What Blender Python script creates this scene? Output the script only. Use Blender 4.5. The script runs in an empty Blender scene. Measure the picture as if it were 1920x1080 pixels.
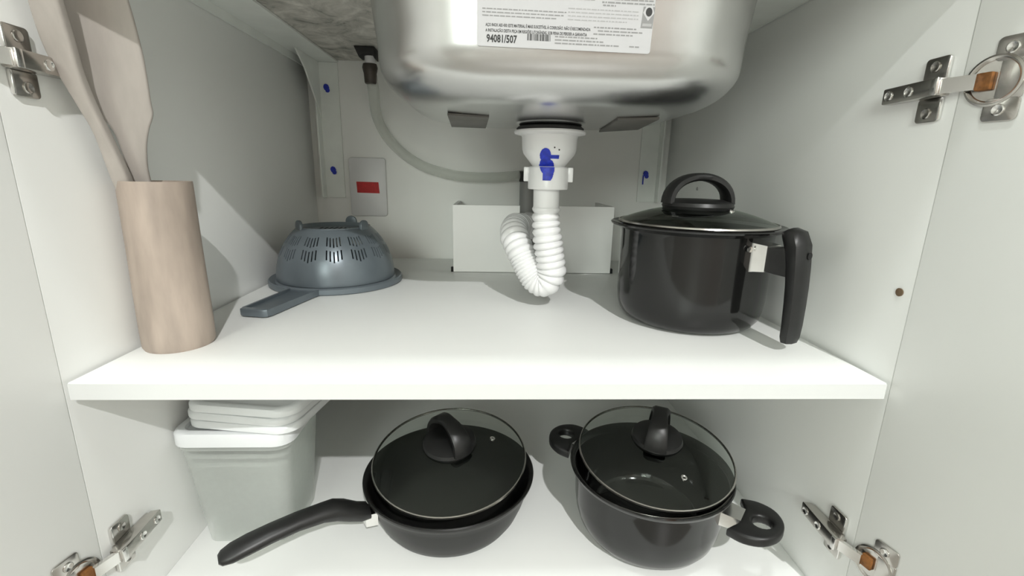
import bpy, bmesh, math, random
from mathutils import Matrix, Vector
random.seed(7)
S = bpy.context.scene
COL = S.collection
R = math.radians

# ------------------------------------------------------------------ camera, world, exposure
FPX, PITCH, YAW, ROLL = 868.6, R(13.802), R(2.763), R(-1.230)
cp, sp, cy, sy = math.cos(PITCH), math.sin(PITCH), math.cos(YAW), math.sin(YAW)
fwd = Vector((sy * cp, cy * cp, -sp)); rgt = Vector((cy, -sy, 0)); dwn = -rgt.cross(fwd)
cr, sr = math.cos(ROLL), math.sin(ROLL)
rx = rgt * cr + dwn * sr; dy = -rgt * sr + dwn * cr
cam_d = bpy.data.cameras.new('camera'); cam = bpy.data.objects.new('camera', cam_d); COL.objects.link(cam)
cam.matrix_world = Matrix(((rx.x, -dy.x, -fwd.x, 0), (rx.y, -dy.y, -fwd.y, 0), (rx.z, -dy.z, -fwd.z, .56), (0, 0, 0, 1)))
cam_d.sensor_width = 36; cam_d.lens = FPX / 1920 * 36; cam_d.clip_start = .01
S.camera = cam
w = bpy.data.worlds.new('world'); S.world = w; w.use_nodes = True
w.node_tree.nodes['Background'].inputs[0].default_value = (.9, .95, 1, 1)
w.node_tree.nodes['Background'].inputs[1].default_value = .3
S.view_settings.view_transform = 'Standard'; S.view_settings.look = 'None'
S.view_settings.gamma = 1; S.view_settings.use_curve_mapping = False
S.view_settings.exposure = -0.95
FILL_POWER = 172
LAMP_A = dict(loc=(.60, -1.95, 2.36), power=185, size=.065, color=(1, 1, .99))
LAMP_B = dict(loc=(.0, -.14, 2.36), power=20, size=.18, color=(.95, 1, .98))

# ------------------------------------------------------------------ materials
def mat(name, col, rough=.5, metal=0., var=.04, scale=40., bump=0., bscale=None, spec=.5, coat=0., stretch=(1, 1, 1)):
    m = bpy.data.materials.new(name); m.use_nodes = True
    nt = m.node_tree; b = nt.nodes['Principled BSDF']
    tc = nt.nodes.new('ShaderNodeTexCoord'); mp = nt.nodes.new('ShaderNodeMapping'); mp.inputs['Scale'].default_value = stretch
    nz = nt.nodes.new('ShaderNodeTexNoise'); nz.inputs['Scale'].default_value = scale; nz.inputs['Detail'].default_value = 4
    nt.links.new(tc.outputs['Object'], mp.inputs['Vector']); nt.links.new(mp.outputs['Vector'], nz.inputs['Vector'])
    rp = nt.nodes.new('ShaderNodeValToRGB')
    rp.color_ramp.elements[0].position = .3; rp.color_ramp.elements[1].position = .7
    rp.color_ramp.elements[0].color = [max(0, c * (1 - var)) for c in col] + [1]
    rp.color_ramp.elements[1].color = [min(1, c * (1 + var)) for c in col] + [1]
    nt.links.new(nz.outputs['Fac'], rp.inputs['Fac']); nt.links.new(rp.outputs['Color'], b.inputs['Base Color'])
    b.inputs['Roughness'].default_value = rough; b.inputs['Metallic'].default_value = metal
    b.inputs['Specular IOR Level'].default_value = spec; b.inputs['Coat Weight'].default_value = coat
    b.inputs['Coat Roughness'].default_value = .06
    if bump:
        n2 = nt.nodes.new('ShaderNodeTexNoise'); n2.inputs['Scale'].default_value = bscale or scale; n2.inputs['Detail'].default_value = 3
        nt.links.new(mp.outputs['Vector'], n2.inputs['Vector'])
        bp = nt.nodes.new('ShaderNodeBump'); bp.inputs['Strength'].default_value = bump; bp.inputs['Distance'].default_value = .002
        nt.links.new(n2.outputs['Fac'], bp.inputs['Height']); nt.links.new(bp.outputs['Normal'], b.inputs['Normal'])
    return m

def thin_glass(name, tint=(.93, .97, .94), rough=.03, ior=1.75):
    m = bpy.data.materials.new(name); m.use_nodes = True; nt = m.node_tree; nt.nodes.clear()
    o = nt.nodes.new('ShaderNodeOutputMaterial'); mx = nt.nodes.new('ShaderNodeMixShader'); fr = nt.nodes.new('ShaderNodeFresnel')
    fr.inputs['IOR'].default_value = ior
    t = nt.nodes.new('ShaderNodeBsdfTransparent'); t.inputs['Color'].default_value = (*tint, 1)
    g = nt.nodes.new('ShaderNodeBsdfGlossy'); g.inputs['Roughness'].default_value = rough; g.inputs['Color'].default_value = (.9, .95, .9, 1)
    nt.links.new(fr.outputs[0], mx.inputs[0]); nt.links.new(t.outputs[0], mx.inputs[1]); nt.links.new(g.outputs[0], mx.inputs[2])
    nt.links.new(mx.outputs[0], o.inputs[0]); return m

def milky(name, col, clear=.4, rough=.3):
    m = bpy.data.materials.new(name); m.use_nodes = True; nt = m.node_tree; nt.nodes.clear()
    o = nt.nodes.new('ShaderNodeOutputMaterial')
    t = nt.nodes.new('ShaderNodeBsdfTransparent'); t.inputs['Color'].default_value = (.95, .96, .95, 1)
    d = nt.nodes.new('ShaderNodeBsdfPrincipled'); d.inputs['Base Color'].default_value = (*col, 1); d.inputs['Roughness'].default_value = rough
    tr = nt.nodes.new('ShaderNodeBsdfTranslucent'); tr.inputs['Color'].default_value = (*col, 1)
    a = nt.nodes.new('ShaderNodeMixShader'); a.inputs[0].default_value = .5
    nt.links.new(d.outputs[0], a.inputs[1]); nt.links.new(tr.outputs[0], a.inputs[2])
    nz = nt.nodes.new('ShaderNodeTexNoise'); nz.inputs['Scale'].default_value = 18
    mr = nt.nodes.new('ShaderNodeMapRange'); mr.inputs[3].default_value = clear - .015; mr.inputs[4].default_value = clear + .015
    nt.links.new(nz.outputs['Fac'], mr.inputs[0])
    x = nt.nodes.new('ShaderNodeMixShader'); nt.links.new(mr.outputs[0], x.inputs[0])
    nt.links.new(a.outputs[0], x.inputs[1]); nt.links.new(t.outputs[0], x.inputs[2]); nt.links.new(x.outputs[0], o.inputs[0]); return m

def emit(name, col, s):
    m = bpy.data.materials.new(name); m.use_nodes = True; nt = m.node_tree
    b = nt.nodes['Principled BSDF']; b.inputs['Emission Color'].default_value = (*col, 1); b.inputs['Emission Strength'].default_value = s
    b.inputs['Base Color'].default_value = (.9, .9, .9, 1); return m

M = dict(
    laminate=mat('white_laminate', (.86, .87, .85), .42, var=.012, scale=6),
    edge=mat('white_edging', (.86, .87, .85), .38, var=.01, scale=8),
    band=mat('shelf_edging', (.66, .67, .66), .4, var=.01, scale=8),
    wall=mat('painted_plaster', (.88, .885, .855), .75, var=.02, scale=9, bump=.05, bscale=60),
    room=mat('room_paint', (.60, .60, .57), .8, var=.02, scale=3),
    ceil=mat('ceiling_paint', (.68, .68, .66), .85, var=.01, scale=3),
    tile=mat('floor_tile', (.36, .34, .31), .35, var=.10, scale=5),
    wood=mat('brown_door_wood', (.17, .085, .04), .45, var=.25, scale=14, stretch=(6, 6, .6)),
    panel=mat('white_board', (.88, .88, .86), .5, var=.015, scale=10),
    bracket=mat('white_painted_metal', (.84, .87, .83), .38, var=.04, scale=25),
    plate=mat('white_switch_plastic', (.72, .72, .72), .35, var=.01),
    red=mat('red_sticker', (.50, .012, .012), .5, var=.15, scale=160),
    redtext=mat('dark_red_print', (.30, .008, .008), .5),
    dark=mat('dark_gap', (.012, .012, .012), .9),
    blue=mat('blue_ink', (.012, .03, .42), .45, var=.3, scale=220),
    pvc=mat('white_pvc', (.76, .76, .76), .28, var=.008, scale=20),
    rubber=mat('black_rubber', (.018, .018, .018), .6),
    brown=mat('dark_brown_plastic', (.055, .045, .036), .5, var=.2, scale=80),
    steel=mat('satin_steel', (.60, .60, .595), .26, 1., var=.05, scale=30, bump=.10, bscale=22, stretch=(.5, 1, 1)),
    pad=mat('grey_pad', (.11, .105, .095), .6, var=.12, scale=60),
    nickel=mat('nickel_plate', (.55, .53, .50), .22, 1., var=.08, scale=70),
    bright=mat('bright_nickel', (.80, .79, .77), .2, 1., var=.04, scale=70),
    rust=mat('rusty_link', (.21, .085, .022), .55, .3, var=.5, scale=150),
    paper=mat('label_paper', (.50, .50, .51), .5, var=.01),
    ink=mat('label_ink', (.03, .03, .03), .6), greyink=mat('label_grey_ink', (.26, .26, .26), .6), midink=mat('label_light_grey', (.38, .38, .38), .6),
    black=mat('black_enamel', (.007, .007, .0068), .10, var=.15, scale=30, spec=.5),
    nonstick=mat('nonstick_coating', (.008, .008, .0075), .38, var=.1, scale=60, spec=.35),
    bake=mat('black_bakelite', (.010, .010, .010), .40, var=.2, scale=50),
    colander=mat('grey_pearl_plastic', (.150, .178, .198), .32, .35, var=.06, scale=25),
    bamboo=mat('pale_bamboo', (.385, .318, .268), .6, var=.20, scale=55, bump=.15, bscale=90, stretch=(1, 1, .22)),
    spoonwood=mat('grey_beige_wood', (.42, .385, .352), .6, var=.09, scale=50, bump=.08, bscale=120, stretch=(1.5, 1.5, .25)),
    lidwhite=mat('white_plastic_lid', (.74, .76, .765), .35, var=.01),
    milk=milky('milky_plastic', (.90, .92, .90), .68), hose=milky('pale_hose_plastic', (.88, .89, .85), .68),
    greypipe=mat('grey_pipe_plastic', (.30, .30, .29), .5), plug=mat('brown_plug', (.18, .12, .07), .6),
    glass=thin_glass('lid_glass'),
)

def granite():
    m = bpy.data.materials.new('rough_granite_underside'); m.use_nodes = True; nt = m.node_tree; b = nt.nodes['Principled BSDF']
    tc = nt.nodes.new('ShaderNodeTexCoord')
    n1 = nt.nodes.new('ShaderNodeTexNoise'); n1.inputs['Scale'].default_value = 24; n1.inputs['Detail'].default_value = 8; n1.inputs['Roughness'].default_value = .68; n1.inputs['Distortion'].default_value = .7
    rp = nt.nodes.new('ShaderNodeValToRGB'); e = rp.color_ramp.elements
    e[0].position = .30; e[0].color = (.12, .118, .10, 1); e[1].position = .70; e[1].color = (.80, .78, .72, 1)
    k = rp.color_ramp.elements.new(.42); k.color = (.42, .41, .37, 1); k = rp.color_ramp.elements.new(.55); k.color = (.60, .58, .53, 1)
    nt.links.new(tc.outputs['Object'], n1.inputs['Vector']); nt.links.new(n1.outputs['Fac'], rp.inputs['Fac']); nt.links.new(rp.outputs['Color'], b.inputs['Base Color'])
    bp = nt.nodes.new('ShaderNodeBump'); bp.inputs['Strength'].default_value = .5; bp.inputs['Distance'].default_value = .004
    nt.links.new(n1.outputs['Fac'], bp.inputs['Height']); nt.links.new(bp.outputs['Normal'], b.inputs['Normal'])
    b.inputs['Roughness'].default_value = .85; return m
M['granite'] = granite()

# ------------------------------------------------------------------ mesh helpers (all shapes in world metres)
class MB:
    def __init__(self): self.v = []; self.f = []
    def add(self, vs, fs, mtx=None):
        n = len(self.v)
        self.v += [tuple(mtx @ Vector(p)) if mtx else tuple(p) for p in vs]
        self.f += [tuple(i + n for i in f) for f in fs]; return self
    def box(self, a, b, mtx=None, bev=0.):
        x0, y0, z0 = [min(p, q) for p, q in zip(a, b)]; x1, y1, z1 = [max(p, q) for p, q in zip(a, b)]
        vs = [(x0, y0, z0), (x1, y0, z0), (x1, y1, z0), (x0, y1, z0), (x0, y0, z1), (x1, y0, z1), (x1, y1, z1), (x0, y1, z1)]
        fs = [(3, 2, 1, 0), (4, 5, 6, 7), (0, 1, 5, 4), (1, 2, 6, 5), (2, 3, 7, 6), (3, 0, 4, 7)]
        if bev:
            bm = bmesh.new(); bv = [bm.verts.new(p) for p in vs]
            for f in fs: bm.faces.new([bv[i] for i in f])
            bmesh.ops.bevel(bm, geom=list(bm.edges), offset=bev, segments=2, profile=.5, affect='EDGES')
            bm.verts.index_update()
            vs = [tuple(q.co) for q in bm.verts]; fs = [tuple(q.index for q in f.verts) for f in bm.faces]; bm.free()
        return self.add(vs, fs, mtx)
    def lathe(self, prof, mtx=None, seg=48, closed=False):
        n = len(prof); vs = []; fs = []
        for i in range(seg):
            a = 2 * math.pi * i / seg
            for r, z in prof: vs.append((r * math.cos(a), r * math.sin(a), z))
        m = n if closed else n - 1
        for i in range(seg):
            j = (i + 1) % seg
            for k in range(m):
                l = (k + 1) % n
                q = (i * n + k, j * n + k, j * n + l, i * n + l)
                fs.append(q)
        return self.add(vs, fs, mtx)
    def prism(self, pts, n, h, mtx=None, bev=0., seg=2):
        """closed outline pts (3D), extruded along n*h"""
        n = Vector(n).normalized() * h; k = len(pts)
        vs = [Vector(p) for p in pts] + [Vector(p) + n for p in pts]
        fs = [tuple(range(k - 1, -1, -1)), tuple(range(k, 2 * k))] + [(i, (i + 1) % k, k + (i + 1) % k, k + i) for i in range(k)]
        if bev:
            bm = bmesh.new(); bv = [bm.verts.new(p) for p in vs]
            for f in fs: bm.faces.new([bv[i] for i in f])
            bm.normal_update()
            eds = [e for e in bm.edges if len(e.link_faces) == 2 and any(len(f.verts) == k and f.calc_area() for f in e.link_faces) and (e.link_faces[0].normal.dot(e.link_faces[1].normal) < .4)]
            eds = [e for e in eds if max(len(f.verts) for f in e.link_faces) == k]
            bmesh.ops.bevel(bm, geom=eds, offset=bev, segments=seg, profile=.5, affect='EDGES', clamp_overlap=True)
            bm.verts.index_update()
            vs = [tuple(q.co) for q in bm.verts]; fs = [tuple(q.index for q in f.verts) for f in bm.faces]; bm.free()
        return self.add(vs, fs, mtx)
    def tube(self, path, rad, seg=16, cap=True, flat=1., up=None):
        """sweep a circle (or ellipse, flat = height/width) along path; rad float or list"""
        P = [Vector(p) for p in path]; n = len(P); rads = rad if isinstance(rad, (list, tuple)) else [rad] * n
        vs = []; fs = []; t0 = (P[1] - P[0]).normalized()
        nrm = Vector(up) if up else (Vector((0, 0, 1)) if abs(t0.z) < .9 else Vector((1, 0, 0)))
        for i, p in enumerate(P):
            t = (P[min(i + 1, n - 1)] - P[max(i - 1, 0)]).normalized()
            nrm = (nrm - t * nrm.dot(t)).normalized(); bn = t.cross(nrm)
            for k in range(seg):
                a = 2 * math.pi * k / seg
                vs.append(p + nrm * math.cos(a) * rads[i] * flat + bn * math.sin(a) * rads[i])
        for i in range(n - 1):
            for k in range(seg):
                l = (k + 1) % seg
                fs.append((i * seg + k, i * seg + l, (i + 1) * seg + l, (i + 1) * seg + k))
        if cap: fs += [tuple(range(seg - 1, -1, -1)), tuple(range((n - 1) * seg, n * seg))]
        return self.add(vs, fs)
    def loft(self, rings, cap=True):
        k = len(rings[0]); vs = [p for r in rings for p in r]; fs = []
        for i in range(len(rings) - 1):
            for j in range(k):
                l = (j + 1) % k; fs.append((i * k + j, i * k + l, (i + 1) * k + l, (i + 1) * k + j))
        if cap: fs += [tuple(range(k - 1, -1, -1)), tuple(range((len(rings) - 1) * k, len(rings) * k))]
        return self.add(vs, fs)
    def build(self, name, m, parent=None, smooth=35, solid=0., fix=True, origin=None):
        o0 = Vector(origin) if origin is not None else (parent_base(parent) if parent else Vector((0, 0, 0)))
        me = bpy.data.meshes.new(name); me.from_pydata([tuple(Vector(p) - o0) for p in self.v], [], self.f); me.update()
        if fix:
            bm = bmesh.new(); bm.from_mesh(me); bmesh.ops.recalc_face_normals(bm, faces=list(bm.faces)); bm.to_mesh(me); bm.free()
        if smooth:
            me.polygons.foreach_set('use_smooth', [True] * len(me.polygons)); me.set_sharp_from_angle(angle=R(smooth))
        me.materials.append(M[m] if isinstance(m, str) else m)
        o = bpy.data.objects.new(name, me); COL.objects.link(o)
        if solid:
            md = o.modifiers.new('thickness', 'SOLIDIFY'); md.thickness = solid; md.offset = -1
        if parent:
            o.parent = parent; o['_base'] = tuple(o0)
        else:
            o.location = o0; o['_base'] = tuple(o0)
        return o

def parent_base(p): return Vector(p['_base'])
def thing(name, label, cat, base, group=None):
    o = bpy.data.objects.new(name, None); COL.objects.link(o); o.location = base; o.empty_display_size = .02
    o['_base'] = tuple(base); return tag(o, label, cat, group)
def tag(o, label=None, cat=None, group=None, kind=None):
    for k, x in (('label', label), ('category', cat), ('group', group), ('kind', kind)):
        if x: o[k] = x
    return o
def box(name, a, b, m, parent=None, bev=0., origin=None): return MB().box(a, b, bev=bev).build(name, m, parent, origin=origin)
def T(x, y, z): return Matrix.Translation((x, y, z))
def smooth_path(pts, n=8):
    """Catmull-Rom through pts"""
    P = [Vector(p) for p in pts]; P = [P[0] * 2 - P[1]] + P + [P[-1] * 2 - P[-2]]; out = []
    for i in range(1, len(P) - 2):
        for k in range(n):
            t = k / n; a, b, c, d = P[i - 1], P[i], P[i + 1], P[i + 2]
            out.append(.5 * ((2 * b) + (c - a) * t + (2 * a - 5 * b + 4 * c - d) * t * t + (3 * b - a - 3 * c + d) * t ** 3))
    return out + [P[-2]]
def rrect(hx, hy, r, n=6):
    """rounded rectangle outline, 2D, counter-clockwise"""
    out = []
    for cx, cy_, a0 in ((hx - r, hy - r, 0), (-hx + r, hy - r, 90), (-hx + r, -hy + r, 180), (hx - r, -hy + r, 270)):
        for k in range(n + 1):
            a = R(a0 + 90 * k / n); out.append((cx + r * math.cos(a), cy_ + r * math.sin(a)))
    return out
def text2d(body, height, width=None, bold=0., spacing=1.):
    """flat lettering as 2D triangles, left-bottom at 0,0, scaled to a height (cap) and width"""
    c = bpy.data.curves.new('lettering', 'FONT'); c.body = body; c.size = 1; c.offset = bold; c.space_character = spacing; c.resolution_u = 2
    o = bpy.data.objects.new('lettering', c); COL.objects.link(o)
    dg = bpy.context.evaluated_depsgraph_get(); me = o.evaluated_get(dg).to_mesh()
    vs = [(p.co.x, p.co.y) for p in me.vertices]; fs = [tuple(f.vertices) for f in me.polygons]
    o.evaluated_get(dg).to_mesh_clear(); bpy.data.objects.remove(o); bpy.data.curves.remove(c)
    x0 = min(p[0] for p in vs); x1 = max(p[0] for p in vs); sy_ = height / .70
    sx_ = width / (x1 - x0) if width else sy_
    return [((x - x0) * sx_, y * sy_) for x, y in vs], fs
def blob_cells(shapes, bounds, step, surf):
    """thin paint patch: grid cells whose centre is inside any shape, laid on surf(a, b)"""
    mb = MB(); a0, a1, b0, b1 = bounds; na = int((a1 - a0) / step); nb = int((b1 - b0) / step); idx = {}
    def vid(i, j):
        if (i, j) not in idx: idx[(i, j)] = len(mb.v); mb.v.append(tuple(surf(a0 + i * step, b0 + j * step)))
        return idx[(i, j)]
    for i in range(na):
        for j in range(nb):
            a = a0 + (i + .5) * step; b = b0 + (j + .5) * step
            if any(s(a, b) for s in shapes): mb.f.append((vid(i, j), vid(i + 1, j), vid(i + 1, j + 1), vid(i, j + 1)))
    return mb
def ell(ca, cb, ra, rb, rot=0.):
    c, s = math.cos(R(rot)), math.sin(R(rot))
    return lambda a, b: (((a - ca) * c + (b - cb) * s) / ra) ** 2 + ((-(a - ca) * s + (b - cb) * c) / rb) ** 2 < 1
def rect(a0, a1, b0, b1): return lambda a, b: a0 < a < a1 and b0 < b < b1

# ------------------------------------------------------------------ measures
XL, XR, YF, YB = -.346, .354, .362, .954     # inside of the cabinet, its front edge, the wall behind
ZS, ZF, ZG = .388, .132, .759                # shelf top, cabinet floor, underside of the stone top

# ------------------------------------------------------------------ room
RX0, RX1, RY0, CEIL = -1.7, 1.9, -3.0, 2.42
def struct(o): return tag(o, kind='structure')
struct(box('floor', (RX0, RY0, -.05), (RX1, YB, 0), 'tile'))
struct(box('ceiling', (RX0, RY0, CEIL), (RX1, YB, CEIL + .05), 'ceil'))
struct(box('wall_back', (RX0, YB, 0), (RX1, YB + .08, CEIL), 'wall'))
struct(box('wall_left', (RX0 - .08, RY0, 0), (RX0, YB + .08, CEIL), 'room'))
struct(box('wall_right', (RX1, RY0, 0), (RX1 + .08, YB + .08, CEIL), 'room'))
wf = MB(); WX0, WX1, WZ0, WZ1 = -1.64, -.40, .92, 2.12
wf.box((RX0 - .08, RY0 - .08, 0), (WX0, RY0, CEIL)); wf.box((WX1, RY0 - .08, 0), (RX1 + .08, RY0, CEIL)); wf.box((WX0, RY0 - .08, 0), (WX1, RY0, WZ0)); wf.box((WX0, RY0 - .08, WZ1), (WX1, RY0, CEIL))
struct(wf.build('wall_front', 'room', smooth=0))
win = MB(); xm = (WX0 + WX1) / 2  # unseen window, added as a soft frontal fill for the cabinet
for a, b in (((WX0, WZ0), (WX1, WZ0 + .05)), ((WX0, WZ1 - .05), (WX1, WZ1)), ((WX0, WZ0), (WX0 + .05, WZ1)), ((WX1 - .05, WZ0), (WX1, WZ1)), ((xm - .025, WZ0), (xm + .025, WZ1))): win.box((a[0], RY0 - .06, a[1]), (b[0], RY0 - .02, b[1]))
win = struct(win.build('fill_window', 'lidwhite', smooth=0, origin=(xm, RY0, WZ0)))
for a, b in ((WX0 + .05, xm - .025), (xm + .025, WX1 - .05)): box('pane', (a, RY0 - .043, WZ0 + .05), (b, RY0 - .039, WZ1 - .05), 'glass', win)
wl = bpy.data.lights.new('window_fill', 'AREA'); wl.shape = 'RECTANGLE'; wl.size = WX1 - WX0; wl.size_y = WZ1 - WZ0; wl.energy = FILL_POWER; wl.color = (1, .985, .97)  # fill light shining in through the added window
wo = bpy.data.objects.new('window_fill', wl); COL.objects.link(wo); wo.location = (xm, RY0 - .09, (WZ0 + WZ1) / 2); wo.rotation_euler = (R(90), 0, 0)
d1 = struct(box('door_1', (.45, RY0, 0), (1.27, RY0 + .04, 2.08), 'wood', origin=(.86, RY0, 0)))
MB().tube([(1.17, RY0 + .04, 1.02), (1.17, RY0 + .09, 1.02), (1.06, RY0 + .09, 1.02)], .010).build('door_handle', 'nickel', d1)

def ceiling_light(L, label):
    x, y, z = L['loc']
    t = thing('ceiling_light', label, 'lamp', (x, y, CEIL), 'ceiling lamps')
    r = L['size'] / 2
    MB().lathe([(0, 0), (r + .05, 0), (r + .05, -.025), (r + .03, -.032), (0, -.032)], T(x, y, CEIL)).build('lamp_base', 'lidwhite', t)
    MB().lathe([(r + .028, -.032), (r + .02, -.045), (0, -.048)], T(x, y, CEIL)).build('diffuser', emit('lamp_glow', L['color'], 6), t)
    ld = bpy.data.lights.new('lamp_light', 'AREA'); ld.shape = 'DISK'; ld.size = L['size']; ld.energy = L['power']; ld.color = L['color']
    lo = bpy.data.objects.new('lamp_light', ld); COL.objects.link(lo); lo.location = (0, 0, -.055); lo.parent = t
ceiling_light(LAMP_A, 'round ceiling lamp in the middle of the kitchen')
ceiling_light(LAMP_B, 'round ceiling lamp right above the open cabinet')

# ------------------------------------------------------------------ cabinet
cab = thing('base_cabinet', 'white laminate sink cabinet standing open with one shelf', 'cabinet', (.004, .6, 0))
box('side_panel', (XL - .016, YF, .10), (XL, YB - .003, ZG - .0005), 'laminate', cab, .0006)
rp_ = box('side_panel', (XR, YF, .10), (XR + .016, YB - .003, ZG - .0005), 'laminate', cab, .0006)
MB().lathe([(0, 0), (.0034, 0), (.0036, -.0012), (0, -.0016)], T(XR, .3731, .4679) @ Matrix.Rotation(R(90), 4, 'Y'), 16).build('screw_plug', 'plug', rp_)
MB().lathe([(0, 0), (.0028, 0), (.003, -.0010), (0, -.0012)], T(XR, .7989, .5422) @ Matrix.Rotation(R(90), 4, 'Y'), 12).build('screw_plug', 'greypipe', rp_)
MB().prism([(XR - .0004, .906, .6715), (XR - .0004, .934, .6765), (XR - .0004, .9335, .6785), (XR - .0004, .9065, .6735)], (1, 0, 0), .0003).build('saw_slot', 'dark', rp_)
box('bottom_panel', (XL, YF, ZF - .016), (XR, YB - .003, ZF), 'laminate', cab, .0006)
box('kick_board', (XL, YF + .05, 0), (XR, YF + .066, ZF - .016), 'laminate', cab)
for x in (XL, XR - .016): box('leg_board', (x, YF + .07, 0), (x + .016, YB - .05, ZF - .016), 'laminate', cab)
sh = box('shelf', (XL + .0035, YF, ZS - .015), (XR - .0035, YB - .006, ZS), 'laminate', cab, .0009)
box('edge_band', (XL + .0037, YF - .0006, ZS - .0150), (XR - .0037, YF + .0004, ZS - .0010), 'band', sh)
for x in (XL + .006, XR - .006):
    for y in (YF + .05, YB - .06):
        MB().lathe([(0, 0), (.003, 0), (.003, .012), (0, .012)], T(x + (-.006 if x < 0 else .006), y, ZS - .0182) @ Matrix.Rotation(R(90 if x < 0 else -90), 4, 'Y'), 12).build('shelf_pin', 'nickel', sh)

DOOR_W, DOOR_Z0, DOOR_Z1 = .348, .105, .742
HZ = (.632, .2145)                                           # hinge heights
def door_frame(side, open_deg):
    """local axes: +x along the door away from its hinge edge, +y inner face normal, z up"""
    a = R(open_deg)
    s = 1 if side > 0 else -1
    E = Vector(((XR if s > 0 else XL) + s * -.0003, YF - .0006, 0))
    d = Vector((s * math.sin(a), -math.cos(a), 0)); n = Vector((-s * math.cos(a), -math.sin(a), 0))
    return Matrix(((d.x, n.x, 0, E.x), (d.y, n.y, 0, E.y), (0, 0, 1, 0), (0, 0, 0, 1)))
for s, dg_ in ((-1, 9), (1, 13)):
    F = door_frame(s, dg_)
    MB().box((0, -.018, DOOR_Z0), (DOOR_W, 0, DOOR_Z1), F, bev=.0008).build('door', 'edge', cab)
    X0 = XR if s > 0 else XL; inn = -s                       # inn: x direction into the cabinet
    for hz in HZ:
        def H(n, y, z): return (X0 + inn * n, y, hz + z)
        def hb(mb, n0, n1, y0, y1, z0, z1, bev=.0006): return mb.box(H(n0, y0, z0), H(n1, y1, z1), bev=bev)
        # arm: a folded channel, higher at the front
        arm = MB()
        prof = [(.418, .0035), (.420, .0118), (.374, .0150), (.367, .0145), (.3645, .0080), (.3655, .0040)]
        arm.prism([H(n, y, -.0066) for y, n in prof], (0, 0, 1), .0132, bev=.0012)
        hinge = arm.build('hinge', 'nickel', cab)
        # mounting plate with rounded wings
        mp = MB()
        for z0, z1 in ((.0055, .0245), (-.0245, -.0055)):
            o2 = [(.3825 + u, (z0 + z1) / 2 + v) for u, v in rrect(.0105, (z1 - z0) / 2, .003, 4)]
            mp.prism([H(.0006, y, z) for y, z in o2], (inn, 0, 0), .0024, bev=.0007)
        hb(mp, .0006, .0045, .372, .416, -.0055, .0055)
        mp.build('mounting_plate', 'nickel', hinge)
        lip = MB()
        for z0, z1 in ((.0065, .0235), (-.0235, -.0065)): hb(lip, .0006, .0036, .3718, .3738, z0, z1, .0008)
        hb(lip, .0132, .0157, .3655, .3710, -.0064, .0064, .0006)
        lip.build('front_lip', 'bright', hinge)
        for y, n in ((.4130, .0126), (.392, .0140)):
            B = T(*H(n - .0003, y, 0)) @ Matrix.Rotation(R(90) * inn, 4, 'Y')
            MB().lathe([(.0041, 0), (.0041, .0008), (.0034, .0012), (.0024, .0006), (0, .0004)], B, 20).build('screw', 'bright', hinge)
        for z in (.0175, -.0175):
            B = T(*H(.0030, .3835, z)) @ Matrix.Rotation(R(90) * inn, 4, 'Y')
            MB().lathe([(.0043, 0), (.0043, .0006), (.0036, .0010), (.0015, .0003), (0, .0002)], B, 20).build('screw', 'nickel', hinge)
        # cup and flange on the door (door-local x = distance from the hinge edge)
        def D(x, n, z): return F @ Vector((x, n, hz + z))
        cx = .0205
        fl = MB()
        for z0, z1 in ((.0125, .0285), (-.0285, -.0125)):
            o2 = [(.0285 + u, (z0 + z1) / 2 + v) for u, v in rrect(.0105, .008, .0035, 4)]
            fl.prism([D(x, .0002, z) for x, z in o2], F.to_3x3() @ Vector((0, 1, 0)), .0014, bev=.0005)
        o2 = [(.031 + u, v) for u, v in rrect(.008, .0135, .002, 3)]
        fl.prism([D(x, .0002, z) for x, z in o2], F.to_3x3() @ Vector((0, 1, 0)), .0012, bev=.0004)
        fl.build('door_flange', 'nickel', hinge)
        CM = F @ T(cx, .0003, hz) @ Matrix.Rotation(R(-90), 4, 'X')
        MB().lathe([(.0176, 0), (.0176, .0016), (.0162, .0021), (.0150, .0016), (.0138, .0004), (0, .0003)], CM, 40).build('hinge_cup', 'nickel', hinge)
        a_ = D(.0140, .0012, -.0058); MB().box((.0110, .0004, hz - .0062), (.0205, .0040, hz + .0062), F, bev=.001).build('cup_link', 'rust', hinge)
        p0 = Vector(H(.0110, .3685, 0)); p1 = D(.0125, .0050, 0)
        dv = (p1 - p0).normalized(); sd = Vector((0, 0, 1)).cross(dv).normalized()
        lk = MB(); ring = lambda p, h: [p + sd * q * .0020 + Vector((0, 0, h * r2)) for q, r2 in ((-1, -1), (1, -1), (1, 1), (-1, 1))]
        lk.loft([ring(p0, .0054), ring(p1, .0054)]); lk.build('link_arm', 'bright', hinge)
        for z in (.0205, -.0205):
            B = F @ T(.0275, .0016, hz + z) @ Matrix.Rotation(R(-90), 4, 'X')
            MB().lathe([(.0040, 0), (.0040, .0007), (.0033, .0011), (.0012, .0003), (0, .0002)], B, 20).build('screw', 'bright', hinge)

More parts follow.
